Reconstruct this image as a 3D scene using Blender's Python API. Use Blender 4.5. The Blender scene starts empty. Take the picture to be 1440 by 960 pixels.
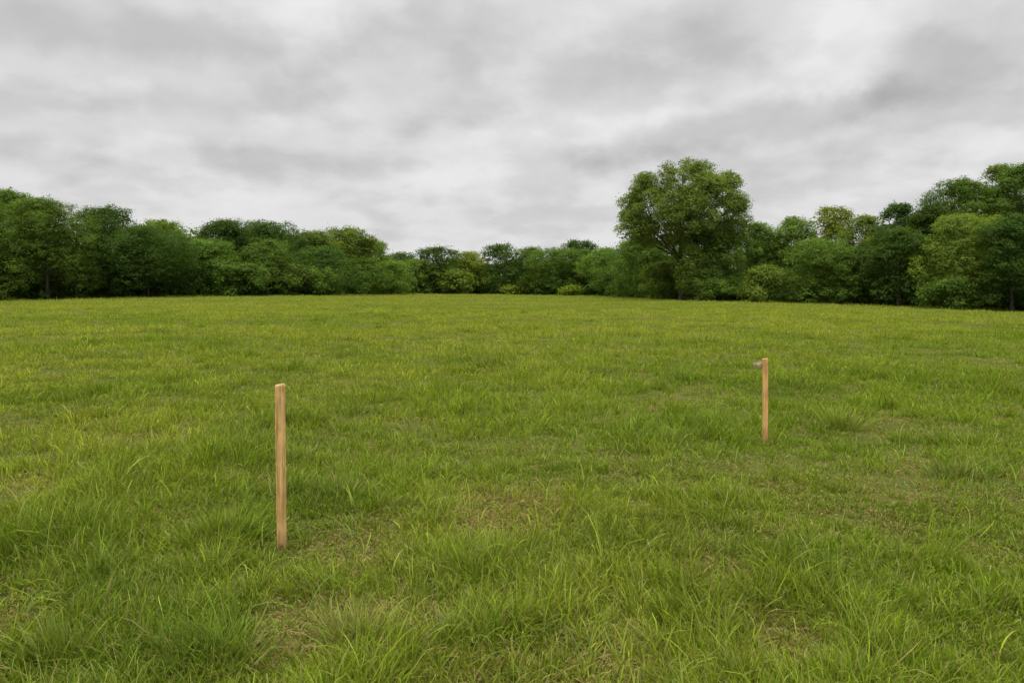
import bpy, math, random
import numpy as np

PI = math.pi
scene = bpy.context.scene
COL = scene.collection
rng = np.random.default_rng(11)
random.seed(5)

# ------------------------------------------------------------------ camera
CAM_H = 1.6
F = 1040.0                      # focal length in units of the 1440 px wide photograph
HORIZON = 400.0
PITCH = math.atan((480 - HORIZON) / F)
cp, sp = math.cos(PITCH), math.sin(PITCH)


def ray(px, py):
    X = (px - 720) / F
    Y = -(py - 480) / F
    return np.array([X, cp + Y * sp, -sp + Y * cp])


def at_depth(px, py, D):
    d = ray(px, py)
    k = D / d[1]
    return np.array([d[0] * k, D, CAM_H + d[2] * k])


# ------------------------------------------------------------------ terrain
def smooth_interp(x, xs, ys):
    return np.interp(x, xs, ys)


LX = np.array([-420, 0, 250, 450, 540, 620, 720, 800, 880, 960, 1100, 1300, 1440, 1860])
LD = np.array([78, 85, 95, 112, 140, 165, 175, 165, 125, 96, 88, 76, 70, 60.])
BX = np.array([-420, 0, 200, 400, 600, 720, 870, 960, 1100, 1250, 1350, 1440, 1860])
BY = np.array([432, 421.5, 416.5, 413.5, 412, 412.6, 416, 419, 423.5, 429, 433, 437, 456.])


def line_depth(t):
    return smooth_interp(720 + np.asarray(t) * F, LX, LD)


def slope(t):
    px = 720 + np.clip(t, -1.05, 1.05) * F
    # smoothed slope table
    s = 0
    for o in (-60, -30, 0, 30, 60):
        D = smooth_interp(px + o, LX, LD)
        yb = smooth_interp(px + o, BX, BY)
        s = s + ((CAM_H - 0.16) / D - (yb - HORIZON) / F)
    return s / 5


_tab = np.random.default_rng(77).random((512, 512)).astype(np.float32)


def vnoise(x, y, scale, seed=0):
    x = np.asarray(x) / scale + seed * 17.37 + 200
    y = np.asarray(y) / scale + seed * 9.71 + 200
    xi = np.floor(x).astype(int); yi = np.floor(y).astype(int)
    fx = x - xi; fy = y - yi
    fx = fx * fx * (3 - 2 * fx); fy = fy * fy * (3 - 2 * fy)
    a = _tab[xi & 511, yi & 511]; b = _tab[(xi + 1) & 511, yi & 511]
    c = _tab[xi & 511, (yi + 1) & 511]; d = _tab[(xi + 1) & 511, (yi + 1) & 511]
    return (a * (1 - fx) + b * fx) * (1 - fy) + (c * (1 - fx) + d * fx) * fy


def fbm(x, y, scale, seed=0, oct=3):
    s = 0; a = 1; n = 0
    for i in range(oct):
        s = s + a * vnoise(x, y, scale / 2 ** i, seed + i * 3); n += a; a *= .5
    return s / n


def ground_z(x, y):
    x = np.asarray(x, float); y = np.asarray(y, float)
    yy = np.maximum(y, 0.0)
    t = x / np.maximum(np.abs(y) + 3.0, 1.0)
    z = slope(t) * yy
    r = np.hypot(x, y)
    und = (fbm(x, y, 1.6, 3) - .5) * .07 + (fbm(x, y, 9.0, 6) - .5) * .12 * np.clip((r - 3) / 8, 0, 1) * np.clip(60 / (r + 1), 0, 1)
    return z + und


def pix_ground(px, py):
    d = ray(px, py)
    k = 1.0
    for _ in range(60):
        x, y = d[0] * k, d[1] * k
        k = (CAM_H - float(ground_z(x, y))) / -d[2] * .5 + k * .5
    return d[0] * k, d[1] * k


# ------------------------------------------------------------------ helpers
def tag(o, label=None, cat=None, group=None, kind=None):
    if label: o['label'] = label
    if cat: o['category'] = cat
    if group: o['group'] = group
    if kind: o['kind'] = kind
    return o


def mesh_np(name, verts, quads=None, tris=None, colors=None, mat=None, parent=None, smooth=False):
    me = bpy.data.meshes.new(name)
    verts = np.asarray(verts, dtype=np.float32)
    nq = 0 if quads is None else len(quads)
    nt = 0 if tris is None else len(tris)
    me.vertices.add(len(verts)); me.vertices.foreach_set('co', verts.ravel())
    loops = []; 
    if nq: loops.append(np.asarray(quads, dtype=np.int32).ravel())
    if nt: loops.append(np.asarray(tris, dtype=np.int32).ravel())
    loops = np.concatenate(loops)
    me.loops.add(len(loops)); me.loops.foreach_set('vertex_index', loops)
    me.polygons.add(nq + nt)
    starts = np.concatenate([np.arange(nq) * 4, nq * 4 + np.arange(nt) * 3]).astype(np.int32)
    me.polygons.foreach_set('loop_start', starts)
    if smooth:
        me.polygons.foreach_set('use_smooth', np.ones(nq + nt, dtype=bool))
    me.update(calc_edges=True)
    if colors is not None:
        ca = me.color_attributes.new('tint', 'FLOAT_COLOR', 'POINT')
        c = np.ones((len(verts), 4), dtype=np.float32); c[:, :3] = colors
        ca.data.foreach_set('color', c.ravel())
    if mat: me.materials.append(mat)
    o = bpy.data.objects.new(name, me)
    COL.objects.link(o)
    if parent is not None: o.parent = parent
    return o


# ------------------------------------------------------------------ materials
def new_mat(name):
    m = bpy.data.materials.new(name); m.use_nodes = True
    nt = m.node_tree; nt.nodes.clear()
    out = nt.nodes.new('ShaderNodeOutputMaterial')
    return m, nt, out


def leaf_material(name, base=None, transl=.42, rough=.65, spec=.05, noise_scale=.35, vary=.25):
    m, nt, out = new_mat(name)
    N = nt.nodes; L = nt.links
    if base is None:
        a = N.new('ShaderNodeAttribute'); a.attribute_name = 'tint'; colsock = a.outputs['Color']
    else:
        a = N.new('ShaderNodeAttribute'); a.attribute_name = 'tint'
        oi = N.new('ShaderNodeObjectInfo')
        hs = N.new('ShaderNodeHueSaturation')
        mul = N.new('ShaderNodeMix'); mul.data_type = 'RGBA'; mul.blend_type = 'MULTIPLY'; mul.inputs[0].default_value = 1
        mul.inputs[6].default_value = (*base, 1); L.new(a.outputs['Color'], mul.inputs[7])
        mr = N.new('ShaderNodeMapRange'); mr.inputs[3].default_value = 1 - vary; mr.inputs[4].default_value = 1 + vary
        L.new(oi.outputs['Random'], mr.inputs[0]); L.new(mr.outputs[0], hs.inputs['Value'])
        mr2 = N.new('ShaderNodeMapRange'); mr2.inputs[3].default_value = .484; mr2.inputs[4].default_value = .496
        ml = N.new('ShaderNodeMath'); ml.operation = 'FRACT'
        m2 = N.new('ShaderNodeMath'); m2.operation = 'MULTIPLY'; m2.inputs[1].default_value = 7.31
        L.new(oi.outputs['Random'], m2.inputs[0]); L.new(m2.outputs[0], ml.inputs[0]); L.new(ml.outputs[0], mr2.inputs[0])
        L.new(mr2.outputs[0], hs.inputs['Hue'])
        L.new(mul.outputs[2], hs.inputs['Color']); colsock = hs.outputs['Color']
    d = N.new('ShaderNodeBsdfPrincipled')
    d.inputs['Roughness'].default_value = rough
    d.inputs['Specular IOR Level'].default_value = spec
    L.new(colsock, d.inputs['Base Color'])
    tr = N.new('ShaderNodeBsdfTranslucent')
    g = N.new('ShaderNodeMix'); g.data_type = 'RGBA'; g.blend_type = 'MULTIPLY'; g.inputs[0].default_value = 1
    g.inputs[7].default_value = (1.25, 1.3, .5, 1); L.new(colsock, g.inputs[6]); L.new(g.outputs[2], tr.inputs['Color'])
    mx = N.new('ShaderNodeMixShader'); mx.inputs[0].default_value = transl
    L.new(d.outputs[0], mx.inputs[1]); L.new(tr.outputs[0], mx.inputs[2]); L.new(mx.outputs[0], out.inputs[0])
    return m


M_GRASS = leaf_material('grass_blades', None, .27, .6, .06)
M_LEAF = {
    'dark': leaf_material('dark_green_leaves', (.069, .130, .025), vary=.14),
    'mid': leaf_material('mid_green_leaves', (.115, .196, .034), vary=.16),
    'olive': leaf_material('olive_green_leaves', (.152, .232, .040), vary=.12),
    'light': leaf_material('light_green_leaves', (.185, .255, .032), vary=.1),
    'oak': leaf_material('big_tree_leaves', (.158, .222, .046), vary=.02),
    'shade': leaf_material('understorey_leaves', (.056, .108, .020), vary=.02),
}


def bark_material():
    m, nt, out = new_mat('bark'); N = nt.nodes; L = nt.links
    tc = N.new('ShaderNodeTexCoord'); mp = N.new('ShaderNodeMapping'); mp.inputs['Scale'].default_value = (6, 6, 1.2)
    no = N.new('ShaderNodeTexNoise'); no.inputs['Scale'].default_value = 2; no.inputs['Detail'].default_value = 6
    cr = N.new('ShaderNodeValToRGB')
    cr.color_ramp.elements[0].position = .35; cr.color_ramp.elements[0].color = (.022, .018, .013, 1)
    cr.color_ramp.elements[1].position = .7; cr.color_ramp.elements[1].color = (.085, .072, .052, 1)
    b = N.new('ShaderNodeBsdfPrincipled'); b.inputs['Roughness'].default_value = .9
    bp = N.new('ShaderNodeBump'); bp.inputs['Strength'].default_value = .6; bp.inputs['Distance'].default_value = .05
    L.new(tc.outputs['Object'], mp.inputs[0]); L.new(mp.outputs[0], no.inputs['Vector'])
    L.new(no.outputs['Fac'], cr.inputs[0]); L.new(cr.outputs[0], b.inputs['Base Color'])
    L.new(no.outputs['Fac'], bp.inputs['Height']); L.new(bp.outputs[0], b.inputs['Normal'])
    L.new(b.outputs[0], out.inputs[0])
    return m


def soil_material():
    m, nt, out = new_mat('thatch_and_soil'); N = nt.nodes; L = nt.links
    ge = N.new('ShaderNodeNewGeometry')
    n1 = N.new('ShaderNodeTexNoise'); n1.inputs['Scale'].default_value = 35; n1.inputs['Detail'].default_value = 6
    n2 = N.new('ShaderNodeTexNoise'); n2.inputs['Scale'].default_value = 1.1; n2.inputs['Detail'].default_value = 4
    L.new(ge.outputs['Position'], n1.inputs['Vector']); L.new(ge.outputs['Position'], n2.inputs['Vector'])
    c1 = N.new('ShaderNodeValToRGB'); c1.color_ramp.elements[0].position = .35; c1.color_ramp.elements[1].position = .68
    c1.color_ramp.elements[0].color = (.020, .020, .009, 1); c1.color_ramp.elements[1].color = (.14, .105, .045, 1)
    c2 = N.new('ShaderNodeValToRGB'); c2.color_ramp.elements[0].position = .4; c2.color_ramp.elements[1].position = .6
    c2.color_ramp.elements[0].color = (.09, .135, .020, 1); c2.color_ramp.elements[1].color = (.15, .165, .035, 1)
    mx = N.new('ShaderNodeMix'); mx.data_type = 'RGBA'; mx.inputs[0].default_value = .55
    L.new(n1.outputs['Fac'], c1.inputs[0]); L.new(n2.outputs['Fac'], c2.inputs[0])
    L.new(c1.outputs[0], mx.inputs[6]); L.new(c2.outputs[0], mx.inputs[7])
    b = N.new('ShaderNodeBsdfDiffuse')
    bp = N.new('ShaderNodeBump'); bp.inputs['Strength'].default_value = .8; bp.inputs['Distance'].default_value = .03
    L.new(n1.outputs['Fac'], bp.inputs['Height']); L.new(bp.outputs[0], b.inputs['Normal'])
    L.new(mx.outputs[2], b.inputs['Color']); L.new(b.outputs[0], out.inputs[0])
    return m


def wood_material(name, light, dark, seed, topz):
    m, nt, out = new_mat(name); N = nt.nodes; L = nt.links
    tc = N.new('ShaderNodeTexCoord')
    mp = N.new('ShaderNodeMapping'); mp.inputs['Scale'].default_value = (60, 60, 2.2); mp.inputs['Location'].default_value = (seed, seed * 2, seed)
    g = N.new('ShaderNodeTexNoise'); g.inputs['Scale'].default_value = 1.6; g.inputs['Detail'].default_value = 5; g.inputs['Distortion'].default_value = .6
    L.new(tc.outputs['Object'], mp.inputs[0]); L.new(mp.outputs[0], g.inputs['Vector'])
    cr = N.new('ShaderNodeValToRGB')
    e = cr.color_ramp.elements
    e[0].position = .36; e[0].color = (*dark, 1); e[1].position = .58; e[1].color = (*light, 1)
    x = e.new(.47); x.color = tuple((a * .45 + b * .55) for a, b in zip(dark, light)) + (1,)
    L.new(g.outputs['Fac'], cr.inputs[0])
    # blotchy darker weathering
    w = N.new('ShaderNodeTexNoise'); w.inputs['Scale'].default_value = 9; w.inputs['Detail'].default_value = 3
    mp2 = N.new('ShaderNodeMapping'); mp2.inputs['Scale'].default_value = (1.6, 1.6, .55); mp2.inputs['Location'].default_value = (seed * 3, 1, 2)
    L.new(tc.outputs['Object'], mp2.inputs[0]); L.new(mp2.outputs[0], w.inputs['Vector'])
    wr = N.new('ShaderNodeMapRange'); wr.inputs[1].default_value = .48; wr.inputs[2].default_value = .68; wr.inputs[3].default_value = 0; wr.inputs[4].default_value = .55
    L.new(w.outputs['Fac'], wr.inputs[0])
    mx = N.new('ShaderNodeMix'); mx.data_type = 'RGBA'; L.new(wr.outputs[0], mx.inputs[0]); L.new(cr.outputs[0], mx.inputs[6])
    mx.inputs[7].default_value = (dark[0] * .85, dark[1] * .8, dark[2] * .8, 1)
    # mud-stained foot and hammered head
    sx = N.new('ShaderNodeSeparateXYZ'); L.new(tc.outputs['Object'], sx.inputs[0])
    ft = N.new('ShaderNodeMapRange'); ft.inputs[1].default_value = .02; ft.inputs[2].default_value = .22; ft.inputs[3].default_value = .7; ft.inputs[4].default_value = 0
    L.new(sx.outputs['Z'], ft.inputs[0])
    mx2 = N.new('ShaderNodeMix'); mx2.data_type = 'RGBA'; L.new(ft.outputs[0], mx2.inputs[0]); L.new(mx.outputs[2], mx2.inputs[6])
    mx2.inputs[7].default_value = (.30, .19, .085, 1)
    hd = N.new('ShaderNodeMapRange'); hd.inputs[1].default_value = topz - .17; hd.inputs[2].default_value = topz - .04; hd.inputs[3].default_value = 0; hd.inputs[4].default_value = .4
    L.new(sx.outputs['Z'], hd.inputs[0])
    mx3 = N.new('ShaderNodeMix'); mx3.data_type = 'RGBA'; L.new(hd.outputs[0], mx3.inputs[0]); L.new(mx2.outputs[2], mx3.inputs[6])
    mx3.inputs[7].default_value = (.43, .275, .12, 1)
    b = N.new('ShaderNodeBsdfPrincipled'); b.inputs['Roughness'].default_value = .75; b.inputs['Specular IOR Level'].default_value = .25
    bp = N.new('ShaderNodeBump'); bp.inputs['Strength'].default_value = .7; bp.inputs['Distance'].default_value = .004
    L.new(g.outputs['Fac'], bp.inputs['Height']); L.new(bp.outputs[0], b.inputs['Normal'])
    L.new(mx3.outputs[2], b.inputs['Base Color']); L.new(b.outputs[0], out.inputs[0])
    return m


M_BARK = bark_material()
M_SOIL = soil_material()

# ------------------------------------------------------------------ ground sheet
rs = np.concatenate([[0.0], np.geomspace(.5, 230, 230), np.geomspace(260, 4000, 24)])
NA = 360
an = np.linspace(0, 2 * PI, NA, endpoint=False)
R, A = np.meshgrid(rs[1:], an, indexing='ij')
gx = (R * np.sin(A)).ravel(); gy = (R * np.cos(A)).ravel()
gz = ground_z(gx, gy)
far = np.clip((np.hypot(gx, gy) - 230) / 300, 0, 1)
gz = gz * (1 - far) + far * -1.5
verts = np.vstack([[[0, 0, float(ground_z(0., 0.))]], np.stack([gx, gy, gz], 1)])
nr = len(rs) - 1
i = np.arange(nr - 1)[:, None] * NA + np.arange(NA)[None, :] + 1
j = np.arange(nr - 1)[:, None] * NA + (np.arange(NA)[None, :] + 1) % NA + 1
quads = np.stack([i, i + NA, j + NA, j], -1).reshape(-1, 4)[:, ::-1]
tris = np.stack([np.zeros(NA, int), 1 + np.arange(NA), 1 + (np.arange(NA) + 1) % NA], 1)[:, ::-1]
ground = mesh_np('ground', verts, quads, tris, mat=M_SOIL, smooth=True)
tag(ground, 'soil and thatch under the meadow grass', 'ground', kind='structure')

# ------------------------------------------------------------------ grass
# features seen on the field: (px, py, radius m, amount)
DRY = [(750, 708, .40, 1.3), (560, 725, .30, .6), (670, 750, .30, .8), (520, 790, .3, .9), (430, 895, .28, 1.0), (560, 880, .25, .5),
       (960, 562, .45, 1.2), (1330, 680, .6, .9), (1100, 905, .22, 1.0), (870, 940, .25, .9), (255, 730, .25, .7), (470, 765, .25, .9),
       (1240, 735, .3, .7), (990, 770, .3, .7), (35, 705, .15, 1.0), (210, 890, .2, .7), (1260, 600, .7, .5), (30, 800, .2, .6),
       (680, 930, .2, .9), (1420, 780, .3, .5), (800, 900, .2, .5), (560, 550, .5, .3), (1000, 660, .4, .4), (1100, 690, .5, .5)]
DRY = [(*pix_ground(a, b), r, w) for a, b, r, w in DRY]
LUSH = [(320, 745, .24, 1.0), (450, 690, .3, .6), (1185, 600, .28, .5), (905, 615, .32, .9), (290, 900, .22, .9), (690, 800, .25, .6),
        (690, 900, .16, .8), (170, 670, .35, .6), (350, 650, .4, .5), (690, 510, .9, .7), (1350, 660, .4, .7), (1080, 790, .35, .4),
        (1060, 600, .5, .5), (1340, 540, 1.3, .5), (240, 480, 2.0, .4), (600, 560, .9, .5), (480, 860, .2, .5), (60, 660, .4, .5),
        (1220, 830, .25, .6), (960, 850, .22, .5), (820, 690, .3, .4), (120, 780, .3, .5)]
LUSH = [(*pix_ground(a, b), r, w) for a, b, r, w in LUSH]
stakeL = pix_ground(397, 772)
stakeR = pix_ground(1075.5, 626)


def bumps(x, y, lst):
    s = 0
    for bx, by, r, w in lst:
        s = s + w * np.exp(-((x - bx) ** 2 + ((y - by) * .8) ** 2) / (r * r))
    return s


PAL = dict(lush=(.148, .232, .010), deep=(.096, .165, .010), yel=(.305, .334, .034), blue=(.140, .205, .042),
           straw=(.42, .33, .15), brown=(.26, .155, .065))
PAL = {k: np.array(v) for k, v in PAL.items()}


def blade_mesh(bx, by, L, Wd, az, lean, curl, face, cb, ct, K):
    n = len(bx)
    swirl = rng.normal(0, .9, n)
    s = np.linspace(0, 1, K)
    bz = ground_z(bx, by) - .01
    P = np.zeros((n, K, 3)); P[:, 0, 0] = bx; P[:, 0, 1] = by; P[:, 0, 2] = bz
    for k in range(1, K):
        sm = (s[k] + s[k - 1]) / 2
        th = lean + curl * sm ** 1.5
        ds = L * (s[k] - s[k - 1])
        dx, dy = np.sin(az + swirl * sm ** 1.3), np.cos(az + swirl * sm ** 1.3)
        P[:, k, 0] = P[:, k - 1, 0] + ds * np.sin(th) * dx
        P[:, k, 1] = P[:, k - 1, 1] + ds * np.sin(th) * dy
        P[:, k, 2] = np.maximum(P[:, k - 1, 2] + ds * np.cos(th), bz + .022)
    # widths: slightly swollen below the middle, pointed tip
    prof = np.where(s < .3, .75 + .25 * s / .3, 1 - ((s - .3) / .7) ** 1.8 * .75)
    fa = az + PI / 2 + face
    wx, wy = np.sin(fa), np.cos(fa)
    tilt = np.sin(face * 2.3) * .35
    nv = 2 * (K - 1) + 1
    V = np.zeros((n, nv, 3), np.float32); C = np.zeros((n, nv, 3), np.float32)
    for k in range(K - 1):
        hw = (Wd * prof[k] / 2)
        off = np.stack([wx * hw, wy * hw, tilt * hw], 1)
        V[:, 2 * k] = P[:, k] - off; V[:, 2 * k + 1] = P[:, k] + off
        c = cb * (1 - s[k]) + ct * s[k]
        C[:, 2 * k] = c; C[:, 2 * k + 1] = c
    V[:, -1] = P[:, -1]; C[:, -1] = ct
    base = (np.arange(n) * nv)[:, None]
    Q = []
    for k in range(K - 2):
        Q.append(base + np.array([2 * k, 2 * k + 1, 2 * k + 3, 2 * k + 2])[None])
    Q = np.concatenate(Q) if Q else np.zeros((0, 4), int)
    T = base + np.array([nv - 3, nv - 2, nv - 1])[None]
    return V.reshape(-1, 3), Q, T, C.reshape(-1, 3)


def sample_r(n, r0, r1, p):
    # areal density ~ r^-p  -> pdf(r) ~ r^(1-p)
    u = rng.random(n); q = 2 - p
    return (r0 ** q + u * (r1 ** q - r0 ** q)) ** (1 / q)


def field_attrs(x, y):
    r = np.hypot(x, y)
    big = fbm(x, y, 2.6, 21); med = fbm(x, y, .75, 31); sm = fbm(x, y, .28, 41, 2); huge = fbm(x, y, 12, 51)
    dry = bumps(x, y, DRY) + np.clip((fbm(x, y, .7, 61) - .56) * 5, 0, 1) * np.clip((r - 1) / 2, 0, 1) * .8
    lush = bumps(x, y, LUSH) + np.clip((fbm(x, y, 1.2, 71) - .58) * 4, 0, .8)
    dry = np.clip(dry, 0, 1.4) * (1 - np.clip(lush, 0, 1) * .6)
    h = .088 + .045 * (big - .5) * 2 + .075 * (med - .5) * 2 + .075 * (sm - .5) * 2 + .075 * np.clip(lush, 0, 1.2) - .035 * np.clip(dry, 0, 1)
    return np.clip(h, .035, .27), dry, lush, big, med, huge


def make_grass_zone(NT, r0, r1, ang, p, per, K, wbase, spread, name_acc):
    # tufts
    r = sample_r(NT, r0, r1, p); a = rng.uniform(-ang, ang, NT)
    tx, ty = r * np.sin(a), r * np.cos(a)
    t = tx / np.maximum(ty, .1)
    keep = (ty < line_depth(t) + 6) | (r < 20)
    tx, ty = tx[keep], ty[keep]; r = r[keep]
    h, dry, lush, big, med, huge = field_attrs(tx, ty)
    edge = line_depth(tx / np.maximum(ty, .1)) - ty
    h = h + .22 * np.exp(-(edge / 3.5) ** 2) * vnoise(tx, ty, 2.5, 91) * (r > 30)
    keep = rng.random(len(tx)) > np.clip(dry, 0, 1) * .45
    tx, ty, r, h, dry, lush, big, med, huge = [q[keep] for q in (tx, ty, r, h, dry, lush, big, med, huge)]
    n = len(tx)
    cnt = np.clip(rng.poisson(per * (.75 + .5 * rng.random(n)) * (1 + .3 * np.clip(lush, 0, 1)), n), 2, None)
    th_h = h * rng.lognormal(0, .30, n)
    taz = fbm(tx, ty, 1.1, 81, 2) * 4 * PI + rng.normal(0, .7, n)
    tlean = np.abs(rng.normal(.16, .14, n))
    ty_e = rng.random(n)            # yellow amount of the tuft
    ty_b = (rng.random(n) < .12) * (r < 25) * 1.0
    idx = np.repeat(np.arange(n), cnt); m = len(idx)
    sprd = spread * (1 + r[idx] * .05)
    ox = rng.normal(0, 1, m); oy = rng.normal(0, 1, m)
    bx = tx[idx] + ox * sprd; by = ty[idx] + oy * sprd
    # blades splay out of the tuft centre and follow the local flow
    vx = ox * .55 + np.sin(taz[idx]) * tlean[idx] * 3 + rng.normal(0, .8, m)
    vy = oy * .55 + np.cos(taz[idx]) * tlean[idx] * 3 + rng.normal(0, .8, m)
    az = np.arctan2(vx, vy)
    lean = np.clip(.08 + np.hypot(vx, vy) * .17, 0, 1.1) * rng.uniform(.5, 1.3, m)
    curl = np.abs(rng.normal(.8, .7, m)) + .6 * (rng.random(m) < .15)
    L = th_h[idx] * rng.uniform(.5, 1.3, m) * (1.0 + .12 * np.clip((np.hypot(tx, ty)[idx] - 5) / 6, 0, 1))
    Wd = wbase * rng.lognormal(0, .3, m) * (1 + r[idx] / 9.0)
    # dead, flattened blades
    dd = np.clip(dry[idx], 0, 1.3)
    rd = np.hypot(tx, ty)[idx]
    isdead = rng.random(m) < (.03 + .13 * np.clip((14 - rd) / 10, 0, 1) + .5 * dd * np.clip(1.3 - rd / 40, .25, 1))
    lean = np.where(isdead, lean + rng.uniform(.35, 1.2, m), lean)
    curl = np.where(isdead, curl * 1.1 + .2, curl)
    L = np.where(isdead, L * .85, L)
    face = rng.normal(0, .7, m)
    # colours
    rr = np.hypot(bx, by)
    bb = big[idx]; mm = med[idx]; hh = huge[idx]
    yel = np.clip(.30 + (bb - .5) * 1.3 + (hh - .5) * 1.1 + ((ty_e[idx] - .5) * .55 + rng.normal(0, .16, m)) * np.clip(20 / rr, .25, 1) + .34 * np.clip((rr - 6) / 30, 0, 1) - .35 * np.clip(lush[idx], 0, 1), 0, .86)[:, None]
    c = PAL['lush'] * (1 - yel) + PAL['yel'] * yel
    dp = np.clip((.50 - mm) * 2.0 + np.clip(lush[idx], 0, 1) * .45, 0, .8)[:, None]
    c = c * (1 - dp) + PAL['deep'] * dp
    c = np.where((ty_b[idx] > 0)[:, None], c * .45 + PAL['blue'] * .55, c)
    pale = ((rng.random(m) < .10 * np.clip((10 - rr) / 5, 0, 1)))
    L = np.where(pale, L * 1.1, L)
    c = np.where(pale[:, None], c * .45 + np.array([.26, .31, .065]) * .55, c * .92)
    c = c * np.exp(rng.normal(0, .30, m) * np.clip(14 / rr, .2, 1))[:, None] * (1 - .08 * np.clip((9 - rr) / 5, 0, 1))[:, None] * (1 + .12 * np.clip((rr - 10) / 30, 0, 1))[:, None]
    st = (rng.random(m) ** (1 + 1.5 * np.clip(dry[idx], 0, 1)))[:, None]
    st = np.clip(st + ((rd - 14) / 14)[:, None].clip(0, 1), 0, 1)
    dc = PAL['straw'] * st + PAL['brown'] * (1 - st)
    c = np.where(isdead[:, None], dc * .8 + c * .2, c)
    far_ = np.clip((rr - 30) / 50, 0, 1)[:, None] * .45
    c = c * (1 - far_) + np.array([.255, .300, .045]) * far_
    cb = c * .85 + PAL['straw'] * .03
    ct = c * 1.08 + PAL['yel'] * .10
    tipdry = (rng.random(m) < .18 * np.clip(20 / rr, .2, 1))[:, None]
    ct = np.where(tipdry, ct * .5 + PAL['straw'] * .5, ct)
    # keep blades off the stakes' own volume
    ok = np.ones(m, bool)
    for s_ in (stakeL, stakeR):
        ok &= np.hypot(bx - s_[0], by - s_[1]) > .04
    # a little trampled ring in front of the left stake
    nearL = np.exp(-((bx - stakeL[0]) ** 2 + (by - stakeL[1] + .1) ** 2) / .03)
    nearR = np.exp(-((bx - stakeR[0]) ** 2 + (by - stakeR[1] + .1) ** 2) / .05)
    L = L * (1 - .45 * nearL) * (1 - .4 * nearR)
    args = [q[ok] for q in (bx, by, L, Wd, az, lean, curl, face, cb, ct)]
    name_acc.append(blade_mesh(*args, K))


ZN = []
make_grass_zone(26000, 1.6, 6.5, .86, 1.0, 15, 5, .0030, .020, ZN)
make_grass_zone(17000, 6.5, 18, .80, 1.4, 18, 4, .0031, .034, ZN)
make_grass_zone(21000, 18, 55, .74, 1.6, 15, 3, .0040, .05, ZN)
make_grass_zone(42000, 55, 186, .72, 1.9, 11, 3, .0034, .07, ZN)
# sparse margin to the sides and behind, for other viewpoints
def merge(parts):
    V, Q, T, C = [], [], [], []; off = 0
    for v, q, t, c in parts:
        V.append(v); C.append(c); Q.append(q + off); T.append(t + off); off += len(v)
    return np.concatenate(V), np.concatenate(Q), np.concatenate(T), np.concatenate(C)


# long broad arching blades
def long_blades(n):
    r = sample_r(n, 1.8, 9, 1.0); a = rng.uniform(-.84, .84, n)
    cx, cy = r * np.sin(a), r * np.cos(a)
    cnt = rng.integers(1, 6, n); idx = np.repeat(np.arange(n), cnt); m = len(idx)
    bx = cx[idx] + rng.normal(0, .02, m); by = cy[idx] + rng.normal(0, .02, m)
    az = rng.uniform(0, 2 * PI, m)
    L = rng.uniform(.14, .34, m); W = rng.uniform(.004, .0075, m)
    lean = rng.uniform(.15, .8, m); curl = rng.uniform(.6, 1.9, m)
    c = PAL['blue'] * 1.15 + rng.random((m, 1)) ** 2 * (PAL['yel'] - PAL['blue'] * 1.15)
    c = c * rng.lognormal(0, .15, m)[:, None]
    return blade_mesh(bx, by, L, W, az, lean, curl, rng.normal(0, .3, m), c * .8, c * 1.1, 7)


ZN.append(long_blades(420))


# tussocks that stand out in the photograph
def tussock(px, py, n, rad, hgt, col):
    x, y = pix_ground(px, py)
    ox, oy = rng.normal(0, rad * .5, n), rng.normal(0, rad * .38, n)
    n3 = fbm(x + ox, y + oy, .12, 5, 2)
    az = np.arctan2(ox + rng.normal(0, rad * .35, n), oy + rng.normal(0, rad * .35, n))
    lean = np.clip(np.hypot(ox, oy) / rad * .55 + rng.normal(.05, .08, n), 0, 1.1)
    curl = np.abs(rng.normal(.5, .3, n)); L = hgt * rng.uniform(.4, 1.1, n) * (.55 + .9 * n3)
    c = np.array(col) * rng.lognormal(0, .28, n)[:, None]
    yy = rng.random((n, 1)) ** 2 * .7
    c = c * (1 - yy) + PAL['yel'] * yy
    dead = (rng.random(n) < .10)[:, None]
    c = np.where(dead, PAL['straw'] * .8, c)
    return blade_mesh(x + ox, y + oy, L, .0042 * (1 + y / 9) * rng.lognormal(0, .2, n), az, lean, curl, rng.normal(0, .6, n), c * .8 + .01, c * 1.15, 5)


for (px, py, n, rad, hgt, col) in [(1185, 603, 300, .20, .31, (.18, .25, .035)), (320, 760, 800, .22, .22, (.13, .21, .022)),
                                   (905, 622, 500, .28, .20, (.105, .175, .025)), (290, 930, 600, .20, .20, (.12, .20, .024)),
                                   (640, 905, 300, .16, .18, (.14, .21, .03)), (1345, 672, 400, .26, .17, (.11, .17, .028)),
                                   (690, 515, 500, .5, .24, (.11, .17, .028)), (470, 700, 450, .28, .19, (.11, .18, .025)),
                                   (140, 675, 350, .30, .18, (.12, .18, .025)), (90, 930, 300, .16, .2, (.14, .2, .035)),
                                   (500, 905, 350, .12, .22, (.19, .23, .05)), (420, 650, 300, .25, .17, (.12, .18, .03))]:
    ZN.append(tussock(px, py, n, rad, hgt, col))
for px_, py_ in ((397, 774), (386, 771), (408, 771), (1075, 629), (1071, 627), (1081, 627)):
    ZN.append(tussock(px_, py_, 26, .04, .085 if px_ < 600 else .12, (.15, .20, .03)))

V, Q, T, C = merge(ZN)
print('grass verts', len(V), 'faces', len(Q) + len(T))
grass = mesh_np('grass', V, Q, T, C, M_GRASS)
tag(grass, 'tufted green meadow grass with straw coloured patches across the whole field', 'grass', kind='stuff')
del V, Q, T, C, ZN


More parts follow.
